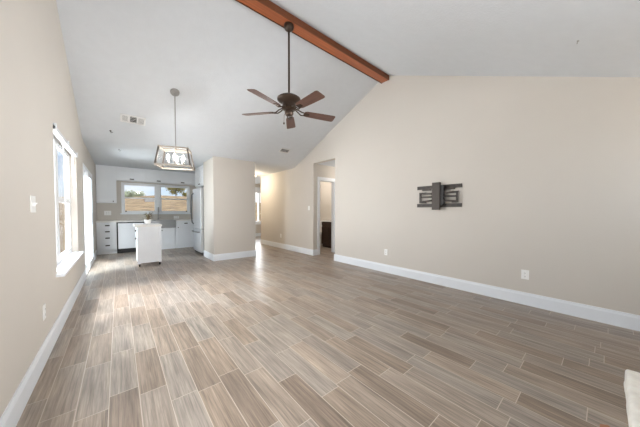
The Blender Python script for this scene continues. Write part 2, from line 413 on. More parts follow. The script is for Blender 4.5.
m = MB().box(fx1, W1[0], W1[2], XL, W1[1], W1[2] + .012).box(XL, W1[0] - .07, W1[2] - .018, -.398, W1[1] + .01, W1[2] + .012)
m.build('window_sill', M['trim'], w, .004)
# window_2: twin single hung over the sink
w = structure_empty('window_2', (.965, YK + .06, W2[2]))
m = MB().frame(1, YK + .01, YK + T, W2[0], W2[2], W2[1], W2[3], .045).box(.91, YK - .008, W2[2], 1.02, YK + T, W2[3])
m.build('window_frame', M['vinyl'], w, .004)
MB().box(W2[0] - .03, YK - .05, W2[2] - .025, W2[1] + .03, YK + .012, W2[2] + .01).build('window_sill', M['trim'], w, .004)
zm = 1.575
for a, b in ((W2[0] + .045, .91), (1.02, W2[1] - .045)):
    s = MB().frame(1, YK + .03, YK + .062, a, W2[2] + .045, b, zm + .018, .036).build('sash', M['vinyl'], w, .003)
    MB().box(a + .03, YK + .044, W2[2] + .075, b - .03, YK + .048, zm - .012).build('pane', M['glass'], s)
    s = MB().frame(1, YK + .066, YK + .098, a, zm - .014, b, W2[3] - .045, .03).build('sash', M['vinyl'], w, .003)
    MB().box(a + .024, YK + .080, zm + .012, b - .024, YK + .084, W2[3] - .07).build('pane', M['glass'], s)
for x in (W2[0] + .10, W2[1] - .10):
    MB().box(x - .018, YK + .016, W2[2] + .05, x + .018, YK + .03, W2[2] + .085).build('sash_latch', M['black'], w, .003)
# unseen windows added for fill light, and the window of the far room
def plain_window(name, h, y0, y1, wall_open):
    w = structure_empty(name, ((h[0] + h[1]) / 2, (y0 + y1) / 2, h[2]))
    mid = (h[0] + h[1]) / 2
    MB().frame(1, y0 + .02, y1 - .02, h[0], h[2], h[1], h[3], .06).box(mid - .03, y0 + .02, h[2] + .06, mid + .03, y1 - .02, h[3] - .06).build('window_frame', M['vinyl'], w, .004)
    for a, b in ((h[0] + .06, mid - .03), (mid + .03, h[1] - .06)):
        MB().box(a, (y0 + y1) / 2, h[2] + .06, b, (y0 + y1) / 2 + .004, h[3] - .06).build('pane', M['glass'], w)
    return w
plain_window('fill_window_near', W3, YN - T, YN, 1)
w = structure_empty('fill_window_side', (XL - .06, .55, W4[2]))  # left-wall window out of view, added to pass the side fill
MB().frame(0, XL - T + .01, XL - .05, W4[0], W4[2], W4[1], W4[3], .05).box(XL - T + .01, .52, W4[2] + .05, XL - .05, .58, W4[3] - .05).build('window_frame', M['vinyl'], w, .003)
for a, b in ((W4[0] + .05, .52), (.58, W4[1] - .05)): MB().box(XL - .08, a, W4[2] + .05, XL - .076, b, W4[3] - .05).build('pane', M['glass'], w)
MB().box(XL - .05, W4[0], W4[2], XL + .05, W4[1], W4[2] + .02).build('window_sill', M['trim'], w, .003)
w = plain_window('window_5', W5, YF, YF + T, -1)
MB().frame(1, YF - .02, YF, W5[0] - .09, W5[2] - .09, W5[1] + .09, W5[3] + .20, .09).build('window_casing', M['trim'], w, .004)
MB().box(W5[0], YF - .015, W5[3], W5[1], YF, W5[3] + .12).build('window_header', M['trim'], w, .004)
# door_1: sliding patio door
w = structure_empty('door_1', (XL - .06, 7.0, 0))
m = MB()
m.box(XL - T, D1[0], .0, XL + .004, D1[0] + .05, D1[3]).box(XL - T, D1[1] - .05, 0, XL + .004, D1[1], D1[3])
m.box(XL - T, D1[0] + .05, D1[3] - .05, XL + .004, D1[1] - .05, D1[3]).box(XL - T, D1[0] + .05, 0, XL + .004, D1[1] - .05, .03)
m.build('door_frame', M['vinyl'], w, .004)
for (a, b, x0, hy) in ((D1[0] + .05, 7.08, XL - .085, 7.02), (6.98, D1[1] - .05, XL - .038, 7.10)):
    s = MB().frame(0, x0, x0 + .04, a, .03, b, D1[3] - .05, .085).build('sliding_panel', M['vinyl'], w, .004)
    MB().box(x0 + .034, a + .08, .11, x0 + .037, b - .08, D1[3] - .13).build('pane', M['door_glass'], s)
hd = MB().frame(0, XL - .015, XL + .03, 6.93, .95, 7.06, 1.12, .022); hd.build('door_handle', M['vinyl'], w, .004)
hd = MB().frame(0, XL - .015, XL + .03, 7.20, .95, 7.33, 1.12, .022); hd.build('door_handle', M['vinyl'], w, .004)
MB().box(XL - .002, 7.20, .93, XL + .004, 7.33, 1.14).build('handle_plate', M['vinyl'], w, .003)
# door_2: cased bathroom doorway
w = structure_empty('door_2', (4.387, 5.14, 0))
m = MB().box(4.114, 5.14, 0, 4.128, 5.26, 2.03).box(4.646, 5.14, 0, 4.66, 5.26, 2.03).box(4.128, 5.14, 2.016, 4.646, 5.26, 2.03)
m.build('door_jamb', M['trim'], w)
m = MB().box(4.035, 5.122, 0, 4.12, 5.14, 2.115).box(4.654, 5.122, 0, 4.739, 5.14, 2.115).box(4.12, 5.122, 2.024, 4.654, 5.14, 2.115)
m.build('door_casing', M['trim'], w, .005)

# ------------------------------------------------------------------ ridge beam and fan
bt = thing('ridge_beam', 'orange-stained cedar box beam along the ceiling ridge carrying the fan', 'beam', (1.72, YR, 3.68))
b0, b1 = 2.772, 2.948
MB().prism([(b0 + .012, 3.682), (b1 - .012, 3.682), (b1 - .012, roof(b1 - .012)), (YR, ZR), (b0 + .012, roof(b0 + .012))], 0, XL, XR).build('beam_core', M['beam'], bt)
for (a, b, mb) in ((b0, b0 + .012, 'beam_shaded'), (b1 - .012, b1, 'beam_dk')):
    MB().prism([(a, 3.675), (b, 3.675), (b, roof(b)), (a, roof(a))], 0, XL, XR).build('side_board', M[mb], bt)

FX, FY, FZ = 1.757, 2.86, 2.535
fan = thing('ceiling_fan', 'dark bronze five-blade ceiling fan hanging from the orange wooden beam', 'ceiling fan', (FX, FY, FZ))
MB().lathe([(.0, 1.147), (.062, 1.147), (.066, 1.125), (.058, 1.09), (.034, 1.07), (.018, 1.063)], n=28).build('canopy', M['bronze'], fan, smooth=True, local=True)
MB().cyl((0, 0, .24), (0, 0, 1.06), .0135).build('downrod', M['bronze'], fan, smooth=True, local=True)
MB().lathe([(.018, .232), (.022, .212), (.07, .206), (.125, .192), (.155, .170), (.158, .152), (.146, .134), (.112, .115), (.092, .105), (.088, .075), (.098, .05), (.10, .035), (.085, .02), (.05, .012)], n=36).build('motor_housing', M['bronze'], fan, smooth=True, local=True)
MB().lathe([(.052, .014), (.058, .0), (.058, -.035), (.045, -.055), (.02, -.062)], n=24).build('switch_housing', M['bronze'], fan, smooth=True, local=True)
ch = MB().tube([(-.05, .02, -.04), (-.062, .024, -.06), (-.064, .025, -.15)], .0022, 6).build('pull_chain', M['bronze'], fan, local=True)
MB().lathe([(.0, .0), (.008, -.006), (.010, -.018), (.006, -.03), (.0, -.034)], (-.064, .025, -.15), 12).build('chain_knob', M['bronze'], ch, smooth=True, local=True)
def blade_mb():
    m = MB(); r0, r1, n = .215, .672, 8; pts = []
    outline = [(r0, -.042), (r0 + .03, -.056), (.42, -.064), (r1 - .03, -.070), (r1 - .006, -.062), (r1, -.045), (r1, .045), (r1 - .006, .062), (r1 - .03, .070), (.42, .064), (r0 + .03, .056), (r0, .042)]
    t = -math.tan(R(13)); lo = [(x, y, y * t) for x, y in outline]; hi = [(x, y, y * t + .007) for x, y in outline]; k = len(outline)
    return m.add(lo + hi, [tuple(range(k))[::-1], tuple(range(k, 2 * k))] + [(i, (i + 1) % k, k + (i + 1) % k, k + i) for i in range(k)])
def iron_mb():
    m = MB(); t = -math.tan(R(13))
    for s in (-1, 1):
        m.tube([(.085, s * .012, .045), (.13, s * .03, .022), (.175, s * .034, s * .034 * t - .004), (.235, s * .026, s * .026 * t - .005)], [.009, .008, .008, .006], 8)
    m.hexa([(.205, -.034, -.034 * t - .008), (.285, -.018, -.018 * t - .008), (.285, .018, .018 * t - .008), (.205, .034, .034 * t - .008),
            (.205, -.034, -.034 * t), (.285, -.018, -.018 * t), (.285, .018, .018 * t), (.205, .034, .034 * t)])
    return m
bl = iron = None
for k in range(5):
    if bl is None:
        bl = blade_mb().build('blade', M['blade'], fan, .002, local=True)
        iron = iron_mb().build('blade_iron', M['bronze'], bl, smooth=True, local=True); o = bl
    else:
        o = bl.copy(); COL.objects.link(o); o.parent = fan
        i2 = iron.copy(); COL.objects.link(i2); i2.parent = o
    o.rotation_euler = (0, 0, R(-88.5 + 72 * k))

# ------------------------------------------------------------------ lantern pendant
PX, PY = 0.705, 4.57
pd = thing('lantern_pendant', 'rectangular open lantern pendant with lit bulbs hanging before the kitchen', 'pendant light', (PX, PY, 1.875), R(-20))
zc = roof(PY) - 1.875
m = MB().cyl((0, 0, zc - .026), (0, 0, zc - .014), .058, .064, 28)
m.v = [(x, y, z - K * (y * math.cos(R(-20)) + x * math.sin(R(-20)))) for x, y, z in m.v]
m2 = MB().cyl((0, 0, zc - .014), (0, 0, zc), .064, .064, 28)
m2.v = [(x, y, z - K * (y * math.cos(R(-20)) + x * math.sin(R(-20)))) for x, y, z in m2.v]
m.add(m2.v, m2.f).build('canopy', M['pewter'], pd, smooth=True, local=True)
MB().cyl((0, 0, .315), (0, 0, zc - .03), .0075).build('rod', M['pewter'], pd, smooth=True, local=True)
tw, td, bw, bd, H = .20, .178, .243, .205, .305
MB().frame(2, H - .022, H, -tw, -td, tw, td, .022).box(-tw + .02, -.016, H - .02, tw - .02, .016, H - .004).cyl((0, 0, H - .03), (0, 0, H + .03), .016, .012).build('top_frame', M['lantern_wood'], pd, .002, local=True)
MB().frame(2, 0, .026, -bw, -bd, bw, bd, .024).build('bottom_frame', M['lantern_wood'], pd, .002, local=True)
for sx in (-1, 1):
    for sy in (-1, 1):
        q = .011
        lo = [(sx * (bw - q) + a, sy * (bd - q) + b, .02) for a, b in ((-q, -q), (q, -q), (q, q), (-q, q))]
        hi = [(sx * (tw - q) + a, sy * (td - q) + b, H - .02) for a, b in ((-q, -q), (q, -q), (q, q), (-q, q))]
        MB().hexa(lo + hi).build('corner_post', M['lantern_dk'], pd, local=True)
def pane(A, B, C, D, n):
    n = Vector(n) * .002
    return MB().hexa([A, B, C, D] + [tuple(Vector(p) + n) for p in (A, B, C, D)])
for s in (-1, 1):
    pane((-bw + .02, s * (bd - .012), .026), (bw - .02, s * (bd - .012), .026), (tw - .02, s * (td - .012), H - .022), (-tw + .02, s * (td - .012), H - .022), (0, s, 0)).build('glass_panel', M['lglass'], pd, local=True)
    pane((s * (bw - .012), -bd + .02, .026), (s * (bw - .012), bd - .02, .026), (s * (tw - .012), td - .02, H - .022), (s * (tw - .012), -td + .02, H - .022), (s, 0, 0)).build('glass_panel', M['lglass'], pd, local=True)
MB().cyl((0, 0, .07), (0, 0, H), .008).box(-.012, -.012, .055, .012, .012, .085).build('stem', M['chrome'], pd, smooth=False, local=True)
for sx, sy in ((-.105, .0), (.105, .0), (0, -.085), (0, .085)):
    arm = MB().tube([(0, 0, .07), (sx * .6, sy * .6, .055), (sx, sy, .06), (sx, sy, .075)], .006, 8)
    arm.cyl((sx, sy, .072), (sx, sy, .115), .015, .015, 12)
    so = arm.build('candle_arm', M['chrome'], pd, smooth=True, local=True)
    MB().lathe([(.0, .115), (.011, .115), (.014, .13), (.021, .155), (.022, .172), (.014, .198), (.005, .215), (.0, .218)], (sx, sy, 0), 16).build('bulb', M['bulb'], so, smooth=True, local=True)
lamp('pendant_glow', 'POINT', (PX, PY, 2.03), 11, (1.0, 0.94, 0.86), 0.08)

# ------------------------------------------------------------------ tv wall mount
tv = thing('tv_wall_mount', 'empty grey metal tv wall bracket with slotted rails on right wall', 'tv mount', (XR, 1.80, 1.43))
def slotted(y0, y1, z, name):
    m = MB().box(XR - .020, y0, z - .029, XR, y1, z + .029)
    o = m.build(name, M['mount'], tv, .002)
    n = 9
    for i in range(n):
        c = y0 + (y1 - y0) * (i + .5) / n
        MB().box(XR - .022, c - .022, z - .008, XR - .020, c + .022, z + .008).build('slot', M['mount_dk'], o)
slotted(1.44, 2.16, 1.583, 'rail'); slotted(1.44, 2.16, 1.287, 'rail')
for (y0, y1) in ((1.48, 1.72), (1.88, 2.10)):
    ye = y1 if y1 > 2 else y0; yi = y0 if y1 > 2 else y1; d = 1 if ye > yi else -1
    m = MB().box(XR - .06, ye - d * .028, 1.33, XR - .03, ye, 1.50)
    for (za, zb) in ((1.49, 1.475), (1.425, 1.425), (1.345, 1.365)):
        m.hexa([(XR - .09, yi, zb - .014), (XR - .05, yi, zb - .014), (XR - .03, ye, za - .014), (XR - .058, ye, za - .014),
                (XR - .09, yi, zb + .014), (XR - .05, yi, zb + .014), (XR - .03, ye, za + .014), (XR - .058, ye, za + .014)])
    m.box(XR - .035, ye - d * .10, 1.325, XR, ye - d * .03, 1.355).box(XR - .035, ye - d * .10, 1.475, XR, ye - d * .03, 1.505)
    m.build('folding_arm', M['mount'], tv, .002)
for y in (1.62, 1.99):
    MB().box(XR - .03, y - .075, 1.532, XR, y + .075, 1.552).build('spacer_bar', M['mount'], tv, .002)
MB().box(XR - .10, 1.735, 1.215, XR - .088, 1.862, 1.65).box(XR - .088, 1.735, 1.215, XR - .06, 1.742, 1.65).box(XR - .088, 1.855, 1.215, XR - .06, 1.862, 1.65).build('centre_plate', M['mount'], tv, .003)
m = MB().box(XR - .085, 1.69, 1.29, XR - .03, 1.735, 1.60)
for i in range(6): m.cyl((XR - .10, 1.69, 1.33 + i * .047), (XR - .06, 1.69, 1.33 + i * .047), .021, .021, 10)
m.build('tilt_bracket', M['mount_dk'], tv)

# ------------------------------------------------------------------ outlets and switches
def wall_plate(name, label, cat, loc, rotz, kind, w=.072, h=.118, group=None):     # local +X points out of the wall
    t = thing(name, label, cat, loc, rotz, group or ('wall outlets' if kind == 'outlet' else 'light switches'))
    MB().box(0, -w / 2, -h / 2, .006, w / 2, h / 2).build('cover_plate', M['plate'], t, .002, local=True)
    gangs = [0.0] if w < .1 else [-.023, .023]
    for y in gangs:
        if kind == 'outlet':
            for z in (-.021, .021):
                s = MB().cyl((.006, y, z), (.0085, y, z), .0165, .0165, 16).build('socket', M['plate'], t, local=True)
                MB().box(.0085, y - .008, z - .003, .0092, y - .0055, z + .006).box(.0085, y + .0055, z - .003, .0092, y + .008, z + .006).cyl((.0085, y, z - .009), (.0092, y, z - .009), .0028, .0028, 8).build('slots', M['slot'], s, local=True)
        else:
            MB().box(.006, y - .006, -.012, .010, y + .006, .012).hexa([(.010, y - .004, -.004), (.010, y + .004, -.004), (.010, y + .004, .010), (.010, y - .004, .010), (.020, y - .004, .006), (.020, y + .004, .006), (.020, y + .004, .012), (.020, y - .004, .012)]).build('toggle', M['plate'], t, local=True)
    return t
PI = math.pi
wall_plate('wall_outlet', 'white outlet low on the right wall, the one nearest the stone hearth', 'outlet', (XR, .67, .385), PI, 'outlet', .078, .118)
wall_plate('wall_outlet', 'white outlet low on right wall just below left of the tv bracket', 'outlet', (XR, 2.81, .395), PI, 'outlet')
wall_plate('wall_outlet', 'white outlet low on corridor wall left of the bathroom opening', 'outlet', (XR, 6.85, .40), PI, 'outlet')
wall_plate('wall_outlet', 'white outlet low on left wall above the baseboard, nearest the camera', 'outlet', (XL, 2.92, .385), 0, 'outlet')
wall_plate('light_switch', 'white double light switch at chest height on the left wall', 'light switch', (XL, 2.68, 1.233), 0, 'switch', .118, .118)
wall_plate('light_switch', 'white light switch on corridor wall beside the bathroom opening', 'light switch', (XR, 5.335, 1.27), PI, 'switch')
wall_plate('wall_outlet', 'white double outlet plate on kitchen backsplash under the tall upper cabinet', 'outlet', (-.235, YK, 1.117), -PI / 2, 'outlet', .15, .13)
wall_plate('wall_outlet', 'low white wall plate at counter level right of the faucet', 'outlet', (1.46, YK, .97), -PI / 2, 'outlet', .15, .09)

# ------------------------------------------------------------------ ceiling vents and hooks
ANG = -math.atan(K)
def vent(label, cx, cy, w, d, three):
    t = thing('ceiling_vent', label, 'air vent', (cx, cy, roof(cy)), 0, 'ceiling air vents')
    t.rotation_euler = (ANG, 0, 0)          # lies in the slope; local -Z points into the room
    m = MB().frame(2, -.012, 0, -w / 2, -d / 2, w / 2, d / 2, .024)
    if three: m.box(-w / 6 - .012, -d / 2 + .024, -.012, -w / 6 + .012, d / 2 - .024, 0).box(w / 6 - .012, -d / 2 + .024, -.012, w / 6 + .012, d / 2 - .024, 0)
    m.build('vent_frame', M['vent'], t, .002, local=True)
    MB().box(-w / 2 + .024, -d / 2 + .024, -.002, w / 2 - .024, d / 2 - .024, 0).build('duct_opening', M['duct'], t, local=True)
    secs = [(-w / 2 + .024, -w / 6 - .012, 1), (-w / 6 + .012, w / 6 - .012, 0), (w / 6 + .012, w / 2 - .024, 1)] if three else [(-w / 2 + .024, w / 2 - .024, 0)]
    for a, b, dense in secs:
        n = 7 if dense else 4
        for i in range(n):
            y = -d / 2 + .024 + (d - .048) * (i + .5) / n; hw = .006 if dense else .003
            MB().hexa([(a, y - hw, -.010), (b, y - hw, -.010), (b, y + hw, -.010), (a, y + hw, -.010), (a, y - hw, -.006), (b, y - hw, -.006), (b, y + hw, -.006), (a, y + hw, -.006)]).build('slat', M['vent'], t, local=True)
vent('wide white three-section air vent on sloped ceiling left of the lantern', .215, 5.37, .335, .20, True)
vent('small white air vent with dark slots on ceiling above the corridor', 3.20, 5.42, .27, .17, False)
def hook(label, x, y, slope, m='pull', k=1.0):
    t = thing('ceiling_hook', label, 'hook', (x, y, roof(y)), 0, 'ceiling hooks')
    t.rotation_euler = (math.atan(slope), 0, 0)
    t.scale = (k, k, k)
    MB().cyl((0, 0, -.004), (0, 0, 0), .015, .015, 14).build('rosette', M[m], t, local=True)
    pts = [(0, 0, -.003), (0, 0, -.018)] + [(.014 - .014 * math.cos(a), 0, -.018 - .014 * math.sin(a)) for a in [PI * i / 8 for i in range(1, 9)]]
    MB().tube(pts, .0035, 8).build('hook_wire', M[m], t, smooth=True, local=True)
hook('small dark ceiling hook below left of the wide vent, on the slope', -.083, 5.755, -K)
hook('small dark ceiling hook nearest the kitchen upper cabinets', .028, 6.60, 0)
hook('small grey hook in the near ceiling slope at the upper right', 3.045, .198, K, 'chrome', .6)

# ------------------------------------------------------------------ blind headrail on window_1
hr = thing('blind_headrail', 'bare white blind headrail with wand at top of the left window', 'blind', (-.45, 4.3, 1.98))
MB().box(-.490, 3.52, 1.975, -.446, 5.14, 2.015).build('headrail', M['headrail'], hr, .003)
for y in (3.54, 4.33, 5.12): MB().box(-.495, y - .02, 1.965, -.438, y + .02, 2.03).build('bracket', M['headrail'], hr, .002)
MB().cyl((-.44, 4.62, 1.965), (-.44, 4.74, 1.40), .006, .006, 8).build('tilt_wand', M['cordm'], hr, smooth=True)
MB().tube([(-.455, 4.02, 1.965), (-.45, 4.03, 1.75), (-.462, 4.06, 1.68), (-.45, 4.02, 1.60), (-.455, 4.05, 1.38), (-.45, 4.03, 1.12)], .005, 8).build('lift_cord', M['cordm'], hr, smooth=True)

# ------------------------------------------------------------------ kitchen
FYC = 8.90      # cabinet carcass front
def cup_pull(x, y, z, parent, w=.09):
    m = MB().box(x - w / 2, y - .022, z - .004, x + w / 2, y, z + .012).box(x - w / 2, y - .022, z - .016, x + w / 2, y - .018, z + .004)
    return m.build('pull', M['pull'], parent, .003)
def knob(p, d, parent):
    p = Vector(p); d = Vector(d)
    m = MB().cyl(p, p + d * .014, .006, .006, 10).cyl(p + d * .014, p + d * .026, .014, .011, 14)
    return m.build('knob', M['pull'], parent, smooth=True)
def bead_door_y(x0, x1, z0, z1, y, name, parent, bead=True):    # front at y, facing -Y
    m = MB().frame(1, y, y + .02, x0, z0, x1, z1, .055).box(x0 + .055, y + .016, z0 + .055, x1 - .055, y + .02, z1 - .055)
    if bead:
        n = max(2, int((x1 - x0 - .11) / .045)); wv = (x1 - x0 - .11) / n
        for i in range(n): m.box(x0 + .055 + i * wv + .004, y + .010, z0 + .055, x0 + .055 + (i + 1) * wv - .004, y + .016, z1 - .055)
    return m.build(name, M['cab'], parent, .002)
def carcass(name, x0, x1, parent):
    MB().box(x0, FYC, .10, x1, YK - .022, .868).build('cabinet_body', M['cab'], parent, .002)
    MB().box(x0, FYC + .05, 0, x1, YK - .022, .10).build('toe_kick', M['cab'], parent)
c = thing('drawer_cabinet', 'white base cabinet with four drawers beside the left kitchen wall', 'cabinet', (-.24, 9.2, 0))
carcass('body', XL + .01, -.05, c)
for (z0, z1) in ((.705, .85), (.535, .69), (.36, .52), (.13, .345)):
    d = MB().box(-.40, FYC - .018, z0, -.065, FYC, z1).build('drawer', M['cab'], c, .003)
    cup_pull(-.233, FYC - .018, (z0 + z1) / 2 + .005, d)
dw = thing('dishwasher', 'white dishwasher with dark trim between drawer cabinet and kitchen cart', 'dishwasher', (.255, 9.2, 0))
MB().box(-.045, FYC + .005, .10, .555, YK, .868).build('casing', M['black'], dw)
MB().box(-.018, FYC - .03, .125, .545, FYC + .005, .70).box(-.018, FYC - .036, .70, .545, FYC + .005, .835).build('door_panel', M['appl'], dw, .006)
MB().box(.34, FYC - .0385, .775, .52, FYC - .036, .80).build('vent_slot', M['slot'], dw)
MB().box(.04, FYC - .055, .735, .49, FYC - .036, .755).build('door_handle', M['appl'], dw, .004)
MB().box(-.045, FYC + .03, 0, .555, YK, .10).build('toe_kick', M['black'], dw)
c = thing('sink_cabinet', 'white beadboard base cabinet below the steel apron sink', 'cabinet', (.95, 9.2, 0))
MB().box(.56, FYC, .10, 1.34, YK - .022, .66).build('cabinet_body', M['cab'], c, .002); MB().box(.56, FYC + .05, 0, 1.34, YK - .022, .10).build('toe_kick', M['cab'], c)
for x0, x1, kx in ((.585, .945, .915), (.955, 1.315, .985)):
    d = bead_door_y(x0, x1, .13, .65, FYC - .02, 'door', c); knob((kx, FYC - .02, .59), (0, -1, 0), d)
c = thing('base_cabinet', 'white beadboard base cabinet with one drawer right of the sink', 'cabinet', (1.62, 9.2, 0))
carcass('body', 1.345, 2.43, c)
d = MB().box(1.375, FYC - .02, .72, 1.90, FYC, .85).build('drawer', M['cab'], c, .003); cup_pull(1.62, FYC - .02, .79, d)
d = bead_door_y(1.375, 1.90, .13, .705, FYC - .02, 'door', c); knob((1.41, FYC - .02, .66), (0, -1, 0), d)
m = MB().box(XL, 8.865, .868, .56, YK, .90).box(1.345, 8.865, .868, 2.44, YK, .90).box(.56, 9.36, .868, 1.345, YK, .90)
tag(m.build('countertop', M['counter'], None, .003), 'long white kitchen countertop running under the twin window', 'countertop')
s = thing('apron_sink', 'stainless steel apron-front sink set in the white countertop', 'sink', (.952, 9.1, .66))
x0, x1, y0, y1, z0, z1 = .565, 1.34, 8.845, 9.355, .662, .893
MB().box(x0, y0, z0, x1, y0 + .02, z1).box(x0, y0 + .02, z0, x0 + .02, y1, z1).box(x1 - .02, y0 + .02, z0, x1, y1, z1).box(x0 + .02, y1 - .02, z0, x1 - .02, y1, z1).box(x0 + .02, y0 + .02, z0, x1 - .02, y1 - .02, z0 + .02).build('basin', M['sinksteel'], s, .004)
MB().cyl((.952, 9.12, z0 + .02), (.952, 9.12, z0 + .025), .045, .045, 20).build('drain', M['chrome'], s)
f = thing('kitchen_faucet', 'grey gooseneck kitchen faucet behind the sink, in front of window mullion', 'faucet', (.95, 9.42, .90))
MB().lathe([(.0, .0), (.03, .0), (.028, .02), (.018, .03), (.016, .07), (.0, .07)], (.95, 9.42, .90), 18).build('faucet_base', M['chrome'], f, smooth=True)
MB().tube([(.95, 9.42, .95), (.95, 9.42, 1.22)] + [(.95, 9.42 - .08 + .08 * math.cos(a), 1.22 + .08 * math.sin(a)) for a in [PI * i / 10 for i in range(1, 11)]] + [(.95, 9.26, 1.14)], .012, 12).build('spout', M['chrome'], f, smooth=True)
MB().cyl((.968, 9.42, .95), (1.03, 9.42, .99), .007, .006, 10).build('lever', M['chrome'], f, smooth=True)

u = thing('upper_cabinet', 'tall white upper cabinet with beadboard door in the left kitchen corner', 'cabinet', (-.24, 9.33, 1.4))
MB().box(XL + .008, 9.19, 1.40, -.035, YK - .01, 2.40).build('cabinet_body', M['cab'], u, .002)
d = bead_door_y(-.425, -.045, 1.41, 2.37, 9.17, 'door', u); knob((-.105, 9.17, 1.45), (0, -1, 0), d)
MB().box(XL + .008, 9.17, 2.40, -.035, YK - .01, 2.438).build('crown_strip', M['cab'], u)
u = thing('bridge_cabinet', 'row of short white cabinets with three doors above the twin window', 'cabinet', (.95, 9.33, 2.06))
MB().box(-.033, 9.19, 2.06, 2.43, YK - .022, 2.40).build('cabinet_body', M['cab'], u, .002)
for x0, x1 in ((.0, .62), (.635, 1.27), (1.285, 1.90)):
    d = bead_door_y(x0, x1, 2.07, 2.375, 9.17, 'door', u, False)
    cup_pull((x0 + x1) / 2, 9.17, 2.105, d, .10)
MB().box(-.033, 9.17, 2.40, 2.43, YK - .022, 2.438).build('crown_strip', M['cab'], u)
u = thing('over_fridge_cabinet', 'white cabinet above the refrigerator, right of the window', 'cabinet', (2.05, 7.45, 1.86))
MB().box(1.74, 6.957, 1.87, 2.425, 8.05, 2.436).build('cabinet_body', M['cab'], u, .002)
for y0, y1, ky in ((6.975, 7.49, 7.45), (7.505, 8.03, 7.545)):
    m = MB().frame(0, 1.72, 1.74, y0, 1.89, y1, 2.40, .055).box(1.732, y0 + .055, 1.945, 1.74, y1 - .055, 2.345)
    d = m.build('door', M['cab'], u, .002); knob((1.72, ky, 1.93), (-1, 0, 0), d)

fr = thing('refrigerator', 'stainless steel refrigerator with curved handle and bottom freezer by the pantry wall', 'refrigerator', (2.0, 7.42, 0))
MB().box(1.68, 6.97, .06, 2.42, 7.88, 1.78).build('cabinet_body', M['steel_dk'], fr, .004)
def curved_front(y0, y1, z0, z1, xf, xb):
    poly = [(xb, y0), (xb, y1)] + [(xf + .018 * (abs(2 * t - 1) ** 3), y1 + (y0 - y1) * t) for t in [i / 12 for i in range(13)]]
    return MB().prism(poly, 2, z0, z1)
d = curved_front(6.975, 7.875, .71, 1.80, 1.60, 1.68).build('fridge_door', M['steel'], fr, .003)
MB().tube([(1.598, 7.70, .82), (1.560, 7.70, .86), (1.540, 7.70, 1.05), (1.536, 7.70, 1.25), (1.540, 7.70, 1.45), (1.560, 7.70, 1.64), (1.598, 7.70, 1.68)], .014, 12).build('handle', M['steel_dk'], d, smooth=True)
d = curved_front(6.975, 7.875, .09, .695, 1.60, 1.68).build('freezer_drawer', M['steel'], fr, .003)
MB().tube([(1.598, 7.08, .62), (1.560, 7.11, .62), (1.545, 7.3, .62), (1.541, 7.425, .62), (1.545, 7.55, .62), (1.560, 7.74, .62), (1.598, 7.77, .62)], .014, 12).build('handle', M['chrome'], d, smooth=True)
MB().box(1.66, 6.99, .012, 1.69, 7.86, .085).build('base_grille', M['black'], fr)
for y in (7.03, 7.82):
    for x in (1.72, 2.36): MB().cyl((x, y - .015, .03), (x, y + .015, .03), .03, .03, 14).build('roller', M['rubber'], fr)

# kitchen cart
kc = thing('kitchen_cart', 'white rolling kitchen cart with beadboard end panel and black casters', 'kitchen cart', (.495, 6.72, 0))
a0, a1, e0, e1 = .29, .70, 6.45, 7.02
MB().box(a0 + .012, e0 + .02, .075, a1 - .012, e1 - .012, .845).build('cabinet_body', M['cab'], kc, .003)
for x in (a0, a1 - .045):
    for y in (e0, e1 - .045): MB().box(x, y, .06, x + .045, y + .045, .845).build('corner_post', M['cab'], kc, .003)
m = MB().box(a0 + .045, e0 + .006, .74, a1 - .045, e0 + .02, .845).box(a0 + .045, e0 + .006, .075, a1 - .045, e0 + .02, .13)
n = 8; wv = (a1 - a0 - .09) / n
for i in range(n): m.box(a0 + .045 + i * wv + .003, e0 + .013, .13, a0 + .045 + (i + 1) * wv - .003, e0 + .02, .74)
m.build('end_panel', M['cab'], kc, .001)
MB().box(a0 - .045, e0 - .03, .845, a1 + .015, e1 + .02, .89).build('cart_top', M['counter'], kc, .006)
for z0, z1 in ((.68, .825), (.50, .665)):
    d = MB().box(a0 - .004, e0 + .055, z0, a0 + .012, e1 - .055, z1).build('drawer', M['cab'], kc, .003)
    zc_ = (z0 + z1) / 2
    MB().box(a0 - .03, 6.66, zc_ - .014, a0 - .004, 6.80, zc_ + .014).build('pull', M['pull'], d, .003)
d = MB().box(a0 - .004, e0 + .055, .10, a0 + .012, e1 - .055, .485).build('door', M['cab'], kc, .003)
for x in (a0 + .03, a1 - .03):
    for y in (e0 + .035, e1 - .035):
        cs = MB().box(x - .014, y - .016, .045, x + .014, y + .016, .075).build('caster', M['rubber'], kc)
        MB().cyl((x - .013, y, .029), (x + .013, y, .029), .029, .029, 18).build('wheel', M['rubber'], cs, smooth=True)
